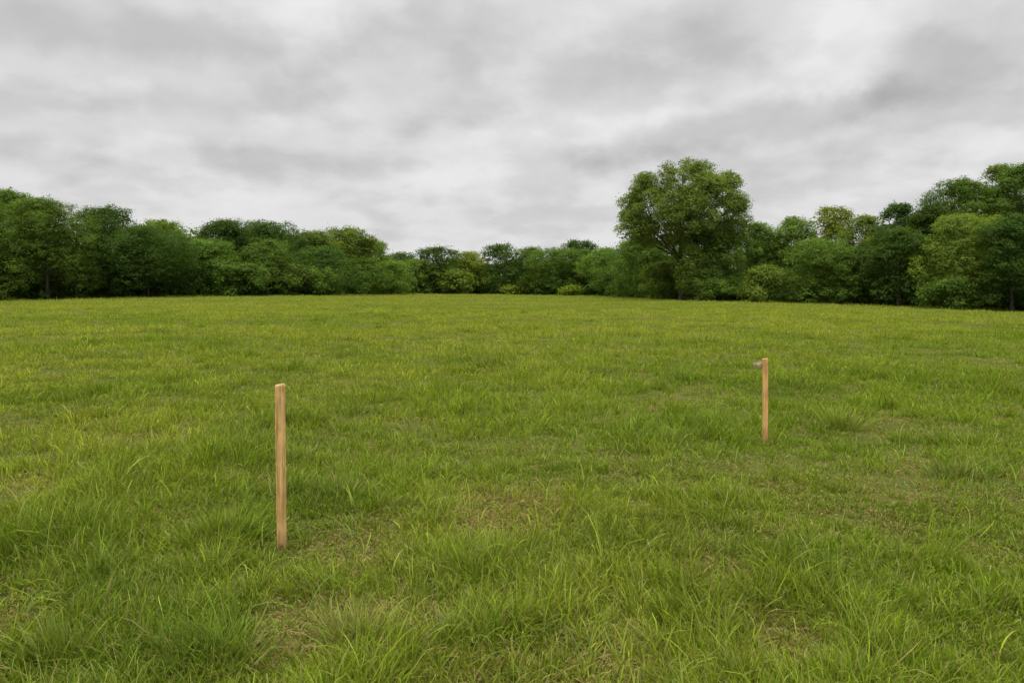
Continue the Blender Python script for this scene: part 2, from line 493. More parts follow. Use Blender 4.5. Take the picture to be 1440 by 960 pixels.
# ------------------------------------------------------------------ trees
def tube(path, radii, seg=7):
    path = np.asarray(path, float); n = len(path)
    V = []; 
    for k in range(n):
        d = path[min(k + 1, n - 1)] - path[max(k - 1, 0)]
        d = d / (np.linalg.norm(d) + 1e-9)
        u = np.cross(d, [0, 1, 0.1]); u /= np.linalg.norm(u) + 1e-9
        w = np.cross(d, u)
        for s in range(seg):
            a = 2 * PI * s / seg
            V.append(path[k] + radii[k] * (math.cos(a) * u + math.sin(a) * w))
    Q = []
    for k in range(n - 1):
        for s in range(seg):
            Q.append((k * seg + s, k * seg + (s + 1) % seg, (k + 1) * seg + (s + 1) % seg, (k + 1) * seg + s))
    return np.array(V), np.array(Q)


def merge_q(parts):
    V, Q = [], []; off = 0
    for v, q in parts:
        V.append(v); Q.append(q + off); off += len(v)
    return np.concatenate(V), np.concatenate(Q)


def leaves(centres, norms, size, R):
    """diamond shaped leaf sprays, one quad each"""
    n = len(centres)
    nn = norms + R.normal(0, .42, (n, 3)); nn /= np.linalg.norm(nn, axis=1)[:, None]
    u = np.cross(nn, R.normal(0, 1, (n, 3))); u /= np.linalg.norm(u, axis=1)[:, None] + 1e-9
    w = np.cross(nn, u)
    s = (size * R.uniform(.6, 1.3, n))[:, None]
    a = s * R.uniform(.55, .75, n)[:, None]
    b = s * R.uniform(.30, .5, n)[:, None]
    V = np.stack([centres - u * a, centres - w * b + nn * a * .15, centres + u * a, centres + w * b + nn * a * .15], 1)
    Q = np.arange(n * 4).reshape(n, 4)
    return V.reshape(-1, 3), Q


def crown_from_lobes(lobes, n_leaves, size, R, fill=.12, droop=.35, twig=14, twig_r=.9, layer=.55):
    """lobes: (cx,cy,cz,r). Leaves gather in twig clumps on the lobe shells."""
    lobes = np.array(lobes)
    area = lobes[:, 3] ** 2
    ntw = max(int(n_leaves / twig), 10)
    li = R.choice(len(lobes), ntw, p=area / area.sum())
    d = R.normal(0, 1, (ntw, 3)); d[:, 2] += .35; d /= np.linalg.norm(d, axis=1)[:, None]
    rad = R.uniform(.72, 1.06, ntw)
    ins = R.random(ntw) < fill; rad[ins] = R.uniform(.1, .8, ins.sum())
    c = lobes[li, :3] + d * (rad * lobes[li, 3])[:, None] * np.array([1, 1, .85])
    tr = size * twig_r * R.uniform(.7, 1.7, ntw)
    cnt = R.poisson(twig, ntw)
    spr = R.random(ntw) < .05
    c[spr] += d[spr] * (R.uniform(.05, .30, spr.sum()) * lobes[li][spr, 3])[:, None]
    tr[spr] *= .6
    idx = np.repeat(np.arange(ntw), cnt); m = len(idx)
    o = R.normal(0, 1, (m, 3)) * np.array([1, 1, layer])
    p = c[idx] + o * tr[idx][:, None]
    p[:, 2] = np.maximum(p[:, 2], .15)
    nor = d[idx] * .7 + np.array([0, 0, .65])
    V, Q = leaves(p, nor, size, R)
    tone = R.lognormal(0, .10, ntw)[idx] * R.lognormal(0, .07, m)
    lobe_tone = R.lognormal(0, .10, len(lobes))[li][idx]
    warm = R.normal(0, .08, ntw)[idx]
    col = np.stack([tone * lobe_tone * (1 + warm), tone * lobe_tone, tone * lobe_tone * (1 - warm)], 1)
    return V, Q, np.repeat(col, 4, axis=0)


def trunk_and_limbs(H, lobes, R, tr, fork=.3, nl=9):
    wob = R.normal(0, .012 * H, (6, 2)); wob[0] = 0
    zs = np.linspace(-.3, H * .72, 6)
    path = np.array([[wob[k, 0], wob[k, 1], zs[k]] for k in range(6)])
    rad = tr * np.array([1.35, .95, .8, .6, .4, .18])
    T = tube(path, rad, 9)
    parts = []
    order = [k for k in R.permutation(len(lobes)) if nl < 20 or lobes[k][2] > H * .56][:nl]
    for k in order:
        lx, ly, lz, lr = lobes[k]
        z0 = min(max(H * R.uniform(fork, fork + .28), .8), lz * .85 + .1)
        z0 = min(z0, H * .68)
        bx = np.interp(z0, zs, path[:, 0]); by = np.interp(z0, zs, path[:, 1])
        b = np.array([bx, by, z0]); e = np.array([lx, ly, lz + lr * .2])
        mid = b * .5 + e * .5 + np.array([(lx - bx) * .12, (ly - by) * .12, -abs(lz - z0) * .08])
        r0 = tr * R.uniform(.28, .42)
        pts = [b, b * .5 + mid * .5, mid, mid * .5 + e * .5, e]
        parts.append(tube(pts, r0 * np.array([1, .8, .6, .4, .12]), 6))
        for q in range(3):
            f = R.uniform(.4, .9); s = mid * (1 - f) + e * f
            t2 = s + np.clip(R.normal(0, .35, 3), -.6, .6) * lr; t2[2] = min(max(t2[2], s[2] + .1), lz + lr * .6)
            parts.append(tube([s, (s + t2) / 2 + R.normal(0, .08, 3) * lr, t2], r0 * np.array([.38, .24, .06]), 5))
    return T, merge_q(parts)


def standard_lobes(H, W, R, n=22, low=.10, topw=.62, flat=.9):
    """rounded edge-of-wood crown that reaches nearly to the ground"""
    L = []
    for k in range(n):
        for _ in range(30):
            v = (k + .5 + R.uniform(-.4, .4)) / n      # 0 bottom .. 1 top
            zc = H * (low + (1 - low) * v)
            # horizontal envelope radius at this height
            if v < .55: env = .92 + .08 * math.sin(v / .55 * PI / 2)
            else:
                q = (v - .55) / .45
                env = math.sqrt(max(1 - q ** 2.2, 0)) * (1 - .08 * q)
            rl = W * R.uniform(.10, .21) * (1 if v < .8 else .85)
            rl = min(rl, H * .24)
            zc = min(zc, H * .97 - rl * .85)
            rr = max(env * W / 2 - rl, 0) * R.uniform(.72, 1.06)
            a = R.uniform(0, 2 * PI)
            break
        L.append((rr * math.cos(a), rr * math.sin(a) * flat, max(zc, rl * .6), rl))
    # small knobs that break the outline, at the head and down the flanks
    for k in range(7):
        a = R.uniform(0, 2 * PI); q = R.uniform(0, .34); rl = W * R.uniform(.05, .10)
        L.append((q * W * math.cos(a), q * W * math.sin(a), H - rl * .8 - (q / .5) ** 2 * H * .30 - R.uniform(0, .05) * H, rl))
    for k in range(12):
        a = R.uniform(0, 2 * PI); v = R.uniform(.15, .85); rl = W * R.uniform(.045, .085)
        e2 = .5 if v < .55 else .5 * math.sqrt(max(1 - ((v - .55) / .45) ** 2.2, 0))
        L.append((e2 * W * 1.0 * math.cos(a), e2 * W * math.sin(a), H * v, rl))
    L.append((R.normal(0, .08) * W, 0, H - W * .17, W * .17))
    L.append((R.uniform(-.2, .2) * W, -.1 * W, H * .8 - W * .1, W * .22))
    L.append((0, 0, H * .45, min(W * .33, H * .3)))
    return L


tree_count = [0]


def make_tree(name, label, px, ytop, wpx, dD, kind, seed, cat='tree', group='trees along the far edge of the field', airy=0., n=22, low=.10,
              lobes=None, density=1.0, sizepx=2.3, trunk_r=None, depth=None, fork=.3):
    R = np.random.default_rng(seed)
    t = (px - 720) / F
    D = float(line_depth(t)) + dD if depth is None else depth
    top = at_depth(px, ytop, D)
    x, y = top[0], D
    gz = float(ground_z(x, y))
    H = top[2] - gz; W = wpx / F * D
    root = bpy.data.objects.new(name, None); COL.objects.link(root)
    root.location = (x, y, gz); root.empty_display_size = .5
    tag(root, label, cat, group)
    if lobes is None:
        lb = standard_lobes(H, W * 1.2, R, n=n, low=low)
    else:
        lb = [(a * W, b * W, c * H, r * W) for a, b, c, r in lobes]
    Hpx = H / D * F
    nl = int(wpx * Hpx * 3.5 * density)
    size = sizepx * D / F
    Vc, Qc, Cc = crown_from_lobes(lb, nl, size, R, fill=.10 if airy == 0 else .06, twig_r=1.35 if airy == 0 else 1.15)
    mesh_np('crown', Vc, Qc, None, Cc, M_LEAF[kind], root)
    if cat != 'shrub':
        tr = trunk_r or max(.012 * H + .06, .12)
        T, Lm = trunk_and_limbs(H, lb, R, tr, fork=fork, nl=(26 if lobes else 12) if airy else 8)
        tv_, tq_ = merge_q([T, Lm])
        mesh_np('trunk', tv_, tq_, None, None, M_BARK, root, smooth=True)
    else:
        parts = []
        for q in range(6):
            a = R.uniform(0, 2 * PI); e = np.array([math.cos(a) * W * .25, math.sin(a) * W * .25, H * .7])
            parts.append(tube([[0, 0, -.1], e * .5 + [0, 0, .1], e], [.035, .025, .01], 5))
        Lm = merge_q(parts)
        mesh_np('stem', Lm[0], Lm[1], None, None, M_BARK, root, smooth=True)
    tree_count[0] += nl
    return root


G1 = 'broadleaf trees in the left wood edge'
G2 = 'broadleaf trees in the far middle of the wood edge'
G3 = 'broadleaf trees in the right wood edge'
# px, top y, width px, depth offset, kind, seed, group, airy, label
TREES = [
    (8, 262, 100, 9, 'mid', 101, G1, .5, 'flat topped tall green tree at the left edge, its head showing gaps of sky'),
    (62, 276, 124, 1, 'mid', 102, G1, 0, 'big bright green tree standing forward beside the leftmost tree, reaching the grass'),
    (152, 287, 100, 5, 'dark', 103, G1, 0, 'dark green tree with a humped top, second tall head from the left'),
    (205, 316, 130, 1, 'dark', 104, G1, 0, 'low dark green tree spreading right of the humped dark tree on the left'),
    (226, 308, 95, 9, 'olive', 105, G1, 0, 'yellowish green tree filling the dip between two dark crowns on the left'),
    (318, 306, 84, 7, 'dark', 106, G1, 0, 'dark crown with a knobbly top left of the twin dark heads'),
    (290, 335, 80, 2, 'mid', 107, G1, 0, 'lower mid green tree in front of the knobbly dark crown'),
    (375, 308, 100, 8, 'dark', 108, G1, 0, 'broad rounded dark crown above the left wooden stake'),
    (378, 337, 90, 1, 'mid', 109, G1, 0, 'mid green tree standing in front of the broad rounded dark crown'),
    (442, 322, 70, 7, 'olive', 110, G1, 0, 'pale topped tree just right of the broad rounded dark crown'),
    (490, 317, 78, 6, 'olive', 111, G1, 0, 'yellow green tree forming the last tall head of the left wood'),
    (455, 346, 110, 0, 'dark', 112, G1, 0, 'wide low dark tree in front of the last tall heads of the left wood'),
    (522, 334, 46, 8, 'mid', 113, G1, .5, 'thin airy tree sloping down at the end of the left wood'),
    (537, 340, 24, 10, 'olive', 114, G1, .7, 'small spindly treetop sticking up in the gap after the left wood'),
    (505, 362, 70, 0, 'mid', 115, G1, 0, 'low green tree at the foot of the last tall head of the left wood'),
    (550, 366, 60, -6, 'mid', 116, G2, 0, 'small green tree at the left side of the far gap'),
    (562, 354, 60, 45, 'dark', 117, G2, 0, 'far dark treetop seen over the gap in the wood'),
    (585, 364, 48, 6, 'olive', 118, G2, 0, 'small pale green tree in the far gap beside the round bluish one'),
    (615, 345, 68, 0, 'dark', 119, G2, 0, 'round dark green tree right of the far gap, first of two dark round heads'),
    (660, 353, 62, 2, 'light', 120, G2, 0, 'bright yellow green tree between the two dark round heads'),
    (640, 364, 50, 12, 'mid', 121, G2, 0, 'half hidden green tree behind the bright yellow green one'),
    (707, 341, 66, -3, 'dark', 122, G2, 0, 'darkest round tree in the middle of the treeline'),
    (750, 346, 50, 4, 'mid', 123, G2, 0, 'narrow green tree right of the darkest round one'),
    (792, 347, 112, 0, 'mid', 124, G2, 0, 'wide even green tree between the darkest round one and the tall lone tree'),
    (804, 337, 40, 12, 'dark', 125, G2, 0, 'left of the two small dark knobs rising behind the wide even tree'),
    (826, 338, 36, 13, 'dark', 126, G2, 0, 'right of the two small dark knobs rising behind the wide even tree'),
    (852, 346, 66, 2, 'mid', 127, G2, 0, 'olive green tree left of the dip before the tall lone tree'),
    (884, 338, 66, 6, 'dark', 128, G2, 0, 'shaded tree tucked at the left foot of the tall tree'),
    (908, 334, 112, -1, 'mid', 129, G3, 0, 'leafy lower tree growing against the left of the tall tree trunk'),
    (1012, 318, 100, -1, 'mid', 130, G3, 0, 'leafy lower tree growing against the right of the tall tree trunk'),
    (1064, 311, 60, 6, 'mid', 131, G3, 0, 'upright green tree directly right of the tall tree'),
    (1118, 304, 80, 8, 'mid', 132, G3, 0, 'rounded mid green crown left of the see through crown'),
    (1170, 287, 66, 12, 'light', 133, G3, 1, 'pale see through crown rising above its neighbours right of the tall tree'),
    (1150, 334, 90, 0, 'mid', 134, G3, 0, 'lower tree with a dark forked trunk under the see through crown'),
    (1218, 300, 66, 7, 'olive', 135, G3, 0, 'light topped tree between the see through crown and the dark spiky one'),
    (1205, 345, 70, 1, 'mid', 136, G3, 0, 'low olive tree below the light topped tree on the right'),
    (1268, 282, 66, 7, 'dark', 137, G3, .4, 'dark tree with a spiky top before the rise to the right edge'),
    (1268, 318, 90, 1, 'dark', 138, G3, 0, 'dark full tree in front of the spiky one, reaching the grass'),
    (1312, 286, 66, 6, 'dark', 139, G3, 0, 'dark crown filling the slope between the spiky top and the tall right trees'),
    (1350, 246, 100, 8, 'mid', 140, G3, 0, 'tall grey green tree, second highest head near the right edge'),
    (1408, 228, 70, 13, 'olive', 141, G3, .7, 'loose airy treetop near the right edge of the photo'),
    (1446, 224, 100, 9, 'mid', 142, G3, 0, 'tallest tree cut by the right edge of the photo'),
    (1362, 298, 110, 0, 'olive', 143, G3, 0, 'lighter green tree with drooping layers in front of the tall right trees'),
    (1430, 300, 90, -1, 'dark', 144, G3, 0, 'dark full tree at the bottom right end of the treeline'),
]
for (px, yt, w, dD, kind, seed, grp, airy, lab) in TREES:
    small = px > 530 and px < 890
    make_tree('broadleaf_tree', lab, px, yt, w, dD, kind, seed, group=grp, airy=airy,
              density=(.55 if airy >= .7 else 1.0), sizepx=1.6 if small else 1.75, n=20 if small else 32, low=.4 if airy >= .7 else .08)

# beyond the picture's sides, for other viewpoints
for k, (px, yt, w, kind, lab) in enumerate([
        (-70, 268, 130, 'dark', 'tree just outside the left edge'), (-190, 262, 150, 'mid', 'second tree outside the left edge'),
        (1530, 225, 140, 'dark', 'tree just outside the right edge'), (1660, 215, 160, 'mid', 'second tree outside the right edge')]):
    make_tree('broadleaf_tree', lab, px, yt, w, 4, kind, 300 + k, group='trees beyond the sides of the photo', density=.5, sizepx=3.2)

# the tall tree: domed open crown on spreading limbs
Ro = np.random.default_rng(9)
ol = []
for k in range(96):
    v = Ro.random()
    a = Ro.uniform(0, 2 * PI)
    el = math.asin(Ro.uniform(-.22, 1.0))
    rl = Ro.uniform(.045, .085)
    rxy = (.52 - rl) * max(math.cos(el), 0) ** .62 * Ro.uniform(.80, 1.0)
    zc = .585 + (.415 - rl * .95) * abs(math.sin(el)) ** .9 * Ro.uniform(.90, 1.0)
    if el < 0: zc = .585 + .42 * math.sin(el)
    ol.append((rxy * math.cos(a), rxy * math.sin(a), zc, rl))
for k in range(14):
    a = Ro.uniform(0, 2 * PI); rr = Ro.uniform(.08, .34)
    ol.append((rr * math.cos(a), rr * math.sin(a), Ro.uniform(.40, .54), Ro.uniform(.06, .09)))
for k in range(24):
    a = Ro.uniform(0, 2 * PI); rr = Ro.uniform(.03, .36)
    ol.append((rr * math.cos(a), rr * math.sin(a), Ro.uniform(.52, .86), Ro.uniform(.055, .08)))
for dx, dz, r in ((-.2, .46, .09), (-.1, .42, .08), (.1, .44, .08), (.2, .46, .09), (-.33, .42, .08), (-.38, .62, .08), (-.3, .52, .08), (.36, .44, .08), (-.45, .50, .07), (-.42, .56, .07), (-.36, .47, .07), (.42, .52, .075), (.46, .57, .06), (-.28, .45, .08), (.3, .47, .08), (0.02, .955, .07), (-.12, .94, .07), (.14, .93, .07)):
    ol.append((dx, Ro.uniform(-.1, .1), dz, r))
oak = make_tree('tall_tree', 'tallest tree, its open domed crown standing above the treeline right of centre',
                962, 226, 184, -1.5, 'oak', 77, group=None, airy=1, lobes=ol, density=1.1, sizepx=1.75, trunk_r=.36, fork=.24)

# shrubs at the wood's foot
for (px, yt, w, dD, kind, seed, lab) in [
        (1080, 374, 56, -4, 'olive', 201, 'bright rounded bush at the wood edge right of the tall tree'),
        (718, 402, 20, -8, 'light', 202, 'small pale bush on the skyline in front of the darkest round tree'),
        (801, 403, 26, -8, 'light', 203, 'small pale bush on the skyline in front of the wide even tree'),
        (735, 396, 16, -6, 'olive', 204, 'slim bush just right of the small pale bush on the skyline'),
        (975, 345, 34, -5, 'olive', 205, 'light leafy sapling in front of the tall tree trunk'),
        (935, 368, 50, -5, 'olive', 206, 'light green bush left of the tall tree trunk'),
        (1005, 392, 44, -5, 'mid', 207, 'low green bush right of the tall tree trunk'),
        (640, 380, 40, -6, 'olive', 208, 'yellow green bush at the foot of the bright tree in the middle'),
        (1340, 388, 60, -3, 'mid', 209, 'low bluish bush under the layered tree at the right'),
        (430, 372, 70, -3, 'mid', 210, 'green bush at the foot of the pale topped tree'),
        (340, 370, 60, -3, 'mid', 211, 'green bush under the knobbly dark crown')]:
    make_tree('shrub', lab, px, yt, w, dD, kind, seed, cat='shrub', group='bushes along the wood edge', n=10, density=1.2, sizepx=2.2)


# understorey and the wood behind
def wood_mass(name, label, tmin, tmax, d0, d1, n_lob, topf, rl, nleaf, sizem, kind, seed):
    R = np.random.default_rng(seed)
    t = R.uniform(tmin, tmax, n_lob)
    px = 720 + t * F
    D = line_depth(t) + R.uniform(d0, d1, n_lob)
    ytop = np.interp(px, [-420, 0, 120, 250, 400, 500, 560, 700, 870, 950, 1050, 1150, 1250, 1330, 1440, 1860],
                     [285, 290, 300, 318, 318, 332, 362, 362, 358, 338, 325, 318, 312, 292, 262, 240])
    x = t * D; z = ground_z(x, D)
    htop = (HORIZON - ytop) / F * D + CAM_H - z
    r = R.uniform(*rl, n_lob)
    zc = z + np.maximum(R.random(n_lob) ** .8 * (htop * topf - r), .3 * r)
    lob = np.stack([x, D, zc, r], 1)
    area = r ** 2
    ntw = nleaf // 10
    li = R.choice(n_lob, ntw, p=area / area.sum())
    d = R.normal(0, 1, (ntw, 3)); d[:, 2] += .3; d /= np.linalg.norm(d, axis=1)[:, None]
    c = lob[li, :3] + d * (R.uniform(.5, 1.05, ntw) * r[li])[:, None]
    idx = np.repeat(np.arange(ntw), 10)
    p = c[idx] + R.normal(0, 1, (len(idx), 3)) * np.array([1, 1, .6]) * sizem * .9
    gzz = ground_z(p[:, 0], p[:, 1]); p[:, 2] = np.maximum(p[:, 2], gzz + .1)
    Vv, Qv = leaves(p, d[idx] * .7 + np.array([0, 0, .6]), sizem * (D[li][idx] / 90), R)
    tone = R.lognormal(0, .15, ntw)[idx]
    o = mesh_np(name, Vv, Qv, None, np.repeat(np.stack([tone] * 3, 1), 4, axis=0), M_LEAF[kind])
    tag(o, label, 'wood', kind='stuff')


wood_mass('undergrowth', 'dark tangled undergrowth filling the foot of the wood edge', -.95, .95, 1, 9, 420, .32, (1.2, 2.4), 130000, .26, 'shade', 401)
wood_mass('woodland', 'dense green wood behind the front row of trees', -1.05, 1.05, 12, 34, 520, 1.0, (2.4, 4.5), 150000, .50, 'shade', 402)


# ------------------------------------------------------------------ stakes
def stake_shaft(name, w, d, h, seed, mat, parent, top='round', taper=0.0):
    """sawn square timber with worn edges: eight sided section, many rings, slightly bowed and chipped"""
    R = np.random.default_rng(seed)
    ch = .12
    sec = []
    for sx, sy in ((1, 1), (-1, 1), (-1, -1), (1, -1)):
        a = (sx * w / 2, sy * d / 2)
        c = ch * min(w, d)
        if sx * sy > 0: sec += [(a[0], a[1] - sy * c), (a[0] - sx * c, a[1])]
        else: sec += [(a[0] - sx * c, a[1]), (a[0], a[1] - sy * c)]
    sec = np.array(sec); m = len(sec)
    zs = np.concatenate([[-.35], np.linspace(-.05, h - .02, 34), [h - .009, h - .002, h]])
    V = []
    bow = R.normal(0, .0007, (len(zs), 2)).cumsum(0); bow -= np.linspace(0, 1, len(zs))[:, None] * bow[-1]
    for k, z in enumerate(zs):
        s = 1 - taper * (1 - max(z, 0) / h)
        if z < -.1: s = .12
        if z == h - .009: s *= .985
        if z == h - .002: s *= .90 if top == 'round' else .97
        if z == h: s *= .76 if top == 'round' else .93
        chip = 1 + R.normal(0, .012, (m, 1))
        p = sec * s * chip + bow[k]
        zz = z + (sec[:, 0] * .10 if z > h - .03 else 0 * sec[:, 0]) + (R.normal(0, .0012, m) if z > h - .03 else 0)
        V += [(p[q, 0], p[q, 1], zz[q]) for q in range(m)]
    n = len(zs)
    me = bpy.data.meshes.new(name)
    faces = [(k * m + q, k * m + (q + 1) % m, (k + 1) * m + (q + 1) % m, (k + 1) * m + q) for k in range(n - 1) for q in range(m)]
    faces.append(tuple(range((n - 1) * m, n * m))); faces.append(tuple(reversed(range(m))))
    me.from_pydata(V, [], faces); me.materials.append(mat)
    o = bpy.data.objects.new(name, me); COL.objects.link(o)
    if parent is not None: o.parent = parent
    return o


def stake_height(pos, px, pytop):
    return float(at_depth(px, pytop, pos[1])[2] - ground_z(*pos))


hL = stake_height(stakeL, 395, 540)
mL = wood_material('sawn_pine', (.73, .48, .185), (.38, .205, .068), 3.1, hL)
sL = stake_shaft('wooden_stake', .058, .045, hL, 4, mL, None, 'round', .06)
zL = float(ground_z(*stakeL))
sL.location = (stakeL[0], stakeL[1], zL)
sL.rotation_euler = (0, math.radians(.6), math.radians(12))
tag(sL, 'nearer and larger wooden stake left of centre, sawn timber with a worn rounded head', 'stake', 'wooden survey stakes in the field')

hR = stake_height(stakeR, 1078, 504)
mR = wood_material('sawn_pine_orange', (.70, .43, .155), (.42, .22, .07), 8.4, hR + 5)
rootR = bpy.data.objects.new('wooden_stake', None); COL.objects.link(rootR)
rootR.location = (stakeR[0], stakeR[1], float(ground_z(*stakeR)))
rootR.rotation_euler = (0, math.radians(-1.3), math.radians(-10))
tag(rootR, 'farther wooden stake at the right, with a scrap of pale tape at its squared head', 'stake', 'wooden survey stakes in the field')
stake_shaft('shaft', .058, .040, hR, 14, mR, rootR, 'square', .12)
# scrap of translucent tape wrapped round the head and sticking out to the left
m, nt, out = new_mat('pale_plastic_tape'); N = nt.nodes; Lk = nt.links
pb = N.new('ShaderNodeBsdfPrincipled'); pb.inputs['Roughness'].default_value = .6; pb.inputs['Specular IOR Level'].default_value = .1
nz = N.new('ShaderNodeTexNoise'); nz.inputs['Scale'].default_value = 60
cr = N.new('ShaderNodeValToRGB'); cr.color_ramp.elements[0].position = .35; cr.color_ramp.elements[1].position = .65
cr.color_ramp.elements[0].color = (.36, .30, .16, 1); cr.color_ramp.elements[1].color = (.54, .46, .29, 1)
Lk.new(nz.outputs['Fac'], cr.inputs[0]); Lk.new(cr.outputs[0], pb.inputs['Base Color'])
tp = N.new('ShaderNodeBsdfTransparent'); tp.inputs[0].default_value = (.95, .95, .9, 1)
mx = N.new('ShaderNodeMixShader'); mx.inputs[0].default_value = .25
Lk.new(pb.outputs[0], mx.inputs[1]); Lk.new(tp.outputs[0], mx.inputs[2]); Lk.new(mx.outputs[0], out.inputs[0])
M_TAPE = m
tv = []; nx, nzv = 12, 6
Rt = np.random.default_rng(3)
for a in range(nx + 1):
    for b in range(nzv + 1):
        u = a / nx; v = b / nzv
        xx = -.026 - u * .085
        zz = hR - .012 - v * .072 - .012 * u + .004 * math.sin(u * 9)
        yy = -.012 + .010 * math.sin(u * 7 + v * 1.5) + .004 * math.sin(v * 8)
        tv.append((xx, yy, zz))
tf = [(a * (nzv + 1) + b, a * (nzv + 1) + b + 1, (a + 1) * (nzv + 1) + b + 1, (a + 1) * (nzv + 1) + b) for a in range(nx) for b in range(nzv)]
# wrap band just proud of the timber
base = len(tv)
hw, hd = .0315, .0222
ringp = [(-hw, -hd), (hw, -hd), (hw, hd), (-hw, hd)]
me = bpy.data.meshes.new('tape'); me.from_pydata(tv, [], tf); me.materials.append(M_TAPE)
tape = bpy.data.objects.new('tape', me); COL.objects.link(tape); tape.parent = rootR
so = tape.modifiers.new('thickness', 'SOLIDIFY'); so.thickness = .0015
tag(tape, 'torn scrap of pale see-through tape sticking out to the left')

# ------------------------------------------------------------------ sky and light
SUN_EL = math.radians(62); SUN_AZ = math.radians(200)     # azimuth from +Y clockwise: high, a little behind the camera
w = bpy.data.worlds.new('World'); scene.world = w; w.use_nodes = True
nt = w.node_tree; nt.nodes.clear(); N = nt.nodes; L = nt.links
out = N.new('ShaderNodeOutputWorld'); bg = N.new('ShaderNodeBackground'); bg.inputs[1].default_value = .1
L.new(bg.outputs[0], out.inputs[0])
sky = N.new('ShaderNodeTexSky'); sky.sky_type = 'NISHITA'; sky.sun_disc = False
sky.sun_elevation = SUN_EL; sky.sun_rotation = SUN_AZ
tc = N.new('ShaderNodeTexCoord'); sx = N.new('ShaderNodeSeparateXYZ')
nrm = N.new('ShaderNodeVectorMath'); nrm.operation = 'NORMALIZE'
L.new(tc.outputs['Generated'], nrm.inputs[0]); L.new(nrm.outputs[0], sx.inputs[0])


def math_node(op, a, b=None, c=None, clamp=False):
    m = N.new('ShaderNodeMath'); m.operation = op; m.use_clamp = clamp
    for k, v in enumerate((a, b, c)):
        if v is None: continue
        if isinstance(v, (int, float)): m.inputs[k].default_value = v
        else: L.new(v, m.inputs[k])
    return m.outputs[0]


az = math_node('ARCTAN2', sx.outputs[0], sx.outputs[1])
el = math_node('ARCSINE', sx.outputs[2])
zz = math_node('MAXIMUM', sx.outputs[2], 0.0)
den = math_node('ADD', zz, .26)
pxn = math_node('DIVIDE', sx.outputs[0], den); pyn = math_node('DIVIDE', sx.outputs[1], den)
cv = N.new('ShaderNodeCombineXYZ'); L.new(pxn, cv.inputs[0]); L.new(pyn, cv.inputs[1])


def noise(vec, scale, detail, rough=.5, dist=0., off=(0, 0, 0)):
    mp = N.new('ShaderNodeMapping'); mp.inputs['Location'].default_value = off; L.new(vec, mp.inputs[0])
    n = N.new('ShaderNodeTexNoise'); n.inputs['Scale'].default_value = scale; n.inputs['Detail'].default_value = detail
    n.inputs['Roughness'].default_value = rough; n.inputs['Distortion'].default_value = dist
    L.new(mp.outputs[0], n.inputs['Vector']); return n


den2 = math_node('ADD', zz, .33)
fl = N.new('ShaderNodeCombineXYZ'); L.new(math_node('DIVIDE', sx.outputs[0], den2), fl.inputs[0]); L.new(math_node('DIVIDE', sx.outputs[1], den2), fl.inputs[1])
n0 = noise(fl.outputs[0], 3.6, 6, .50, .0, (2.3, 8.1, .4))
n0b = noise(fl.outputs[0], 9.0, 5, .55, .0, (7.3, 1.1, 3.4))
n1 = noise(cv.outputs[0], 1.7, 6, .55, .25, (3.3, 1.7, 0))
n2 = noise(cv.outputs[0], 6, 5, .55, .2, (9.1, 4.2, 2))
# blobs in azimuth / elevation, edges ruffled by noise
av = N.new('ShaderNodeCombineXYZ'); L.new(az, av.inputs[0]); L.new(el, av.inputs[1])
wn = noise(av.outputs[0], 11, 5, .58, 0, (1, 5, 2))
wsub = N.new('ShaderNodeVectorMath'); wsub.operation = 'SUBTRACT'; L.new(wn.outputs['Color'], wsub.inputs[0]); wsub.inputs[1].default_value = (.5, .5, .5)
wmul = N.new('ShaderNodeVectorMath'); wmul.operation = 'MULTIPLY'; L.new(wsub.outputs[0], wmul.inputs[0]); wmul.inputs[1].default_value = (.13, .07, 0)
wadd = N.new('ShaderNodeVectorMath'); wadd.operation = 'ADD'; L.new(av.outputs[0], wadd.inputs[0]); L.new(wmul.outputs[0], wadd.inputs[1])
BL = [  # px, py, rx, ry, tilt deg, weight
    (150, 45, 260, 55, 0, -.11), (540, 75, 240, 60, 5, -.14), (120, 130, 120, 30, 5, -.06), (150, 95, 260, 26, 2, .12), (430, 25, 80, 50, 30, .14),
    (230, 175, 170, 30, 4, .07), (410, 145, 100, 35, 0, -.07), (610, 160, 120, 40, 0, -.12), (60, 215, 130, 28, 0, -.10), (370, 228, 220, 40, 3, -.11),
    (800, 175, 180, 40, 8, .12), (950, 65, 200, 60, 5, -.14), (830, 50, 50, 50, 20, .06), (1190, 60, 150, 70, 40, .16), (1050, 180, 290, 34, 7, -.25),
    (1200, 155, 180, 30, 9, -.07), (1370, 120, 160, 50, 3, -.08), (1350, 30, 110, 50, -20, -.13), (1190, 215, 170, 30, 3, -.09), (1100, 255, 90, 24, 8, -.07),
    (640, 250, 200, 22, 3, .08), (310, 268, 160, 18, 2, .05), (480, 320, 260, 22, 2, -.03), (750, 300, 160, 20, 0, -.03), (850, 215, 120, 20, -2, -.06),
    (1240, 250, 60, 35, 50, .07), (700, 20, 120, 40, 0, -.08), (1420, 200, 90, 25, 5, .07), (30, 170, 90, 20, 0, .05), (990, 100, 120, 22, 12, .04),
]
acc = None
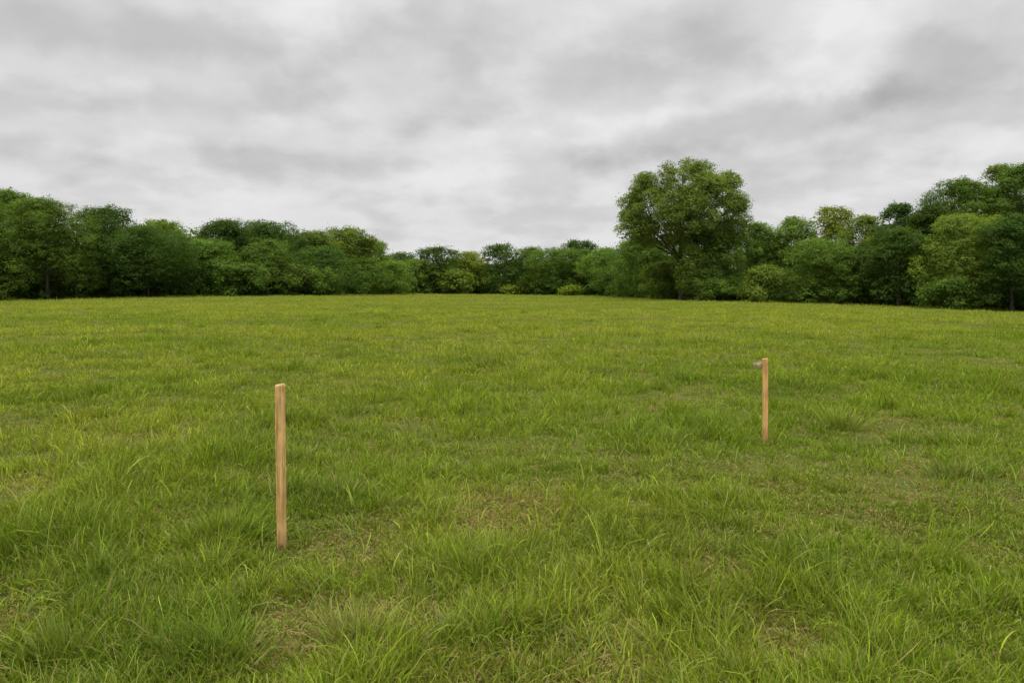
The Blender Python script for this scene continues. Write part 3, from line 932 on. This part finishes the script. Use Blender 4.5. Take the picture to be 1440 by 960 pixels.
for (px, py, rx, ry, tl, wt) in BL:
    d = ray(px, py); d = d / np.linalg.norm(d)
    a0 = math.atan2(d[0], d[1]); e0 = math.asin(d[2])
    mp = N.new('ShaderNodeMapping'); mp.vector_type = 'TEXTURE'
    mp.inputs['Location'].default_value = (a0, e0, 0); mp.inputs['Rotation'].default_value = (0, 0, math.radians(tl))
    mp.inputs['Scale'].default_value = (rx * 1.1 / F, ry * 1.25 / F, 1)
    L.new(wadd.outputs[0], mp.inputs[0])
    g = N.new('ShaderNodeTexGradient'); g.gradient_type = 'SPHERICAL'; L.new(mp.outputs[0], g.inputs[0])
    gs = N.new('ShaderNodeMapRange'); gs.interpolation_type = 'SMOOTHSTEP'; L.new(g.outputs['Fac'], gs.inputs[0])
    gs.inputs[2].default_value = .8
    acc = math_node('MULTIPLY_ADD', gs.outputs[0], wt * .72, acc if acc is not None else 0.0)
v1 = math_node('MULTIPLY_ADD', n1.outputs['Fac'], .07, .708 - .035)
sh = N.new('ShaderNodeMapRange'); sh.interpolation_type = 'SMOOTHSTEP'; L.new(n0.outputs['Fac'], sh.inputs[0])
sh.inputs[1].default_value = .39; sh.inputs[2].default_value = .60; sh.inputs[3].default_value = -.065; sh.inputs[4].default_value = .065
v2 = math_node('MULTIPLY_ADD', n0b.outputs['Fac'], .14, -.07)
v2 = math_node('ADD', v2, sh.outputs[0])
v = math_node('ADD', v1, v2); v = math_node('ADD', v, acc)
v = math_node('MINIMUM', math_node('MAXIMUM', v, .28), .86)
# overcast sky: much brighter towards the zenith than near the horizon
gn = N.new('ShaderNodeMapRange'); gn.interpolation_type = 'SMOOTHSTEP'
gn.inputs[1].default_value = .42; gn.inputs[2].default_value = 1.25; gn.inputs[3].default_value = 1.0; gn.inputs[4].default_value = 3.9
L.new(el, gn.inputs[0])
v = math_node('MULTIPLY', v, gn.outputs[0])
v10 = math_node('MULTIPLY', v, 10.0)
tint = N.new('ShaderNodeMix'); tint.data_type = 'RGBA'; tint.blend_type = 'MULTIPLY'; tint.inputs[0].default_value = 1
tint.inputs[6].default_value = (1.0, .992, .998, 1); cc = N.new('ShaderNodeCombineXYZ')
for k in range(3): L.new(v10, cc.inputs[k])
L.new(cc.outputs[0], tint.inputs[7])
mix = N.new('ShaderNodeMix'); mix.data_type = 'RGBA'; mix.inputs[0].default_value = .97
L.new(sky.outputs[0], mix.inputs[6]); L.new(tint.outputs[2], mix.inputs[7]); L.new(mix.outputs[2], bg.inputs[0])
w.cycles.sampling_method = 'MANUAL'; w.cycles.sample_map_resolution = 256

sd = bpy.data.lights.new('sun', 'SUN'); sd.energy = 1.5; sd.angle = math.radians(30); sd.color = (1, .96, .88)
so = bpy.data.objects.new('sun', sd); COL.objects.link(so)
from mathutils import Vector
dirv = Vector((math.sin(SUN_AZ) * math.cos(SUN_EL), math.cos(SUN_AZ) * math.cos(SUN_EL), math.sin(SUN_EL)))
so.rotation_euler = dirv.to_track_quat('Z', 'Y').to_euler()

cd = bpy.data.cameras.new('camera'); cam = bpy.data.objects.new('camera', cd); COL.objects.link(cam)
cam.location = (0, 0, CAM_H); cam.rotation_euler = (PI / 2 - PITCH, 0, 0)
cd.sensor_width = 36; cd.lens = 36 * F / 1440; cd.clip_end = 9000; cd.clip_start = .05
scene.camera = cam
vs = scene.view_settings
vs.view_transform = 'Standard'; vs.look = 'None'; vs.gamma = 1; vs.use_curve_mapping = False; vs.exposure = 0
print('tree leaves', tree_count[0])
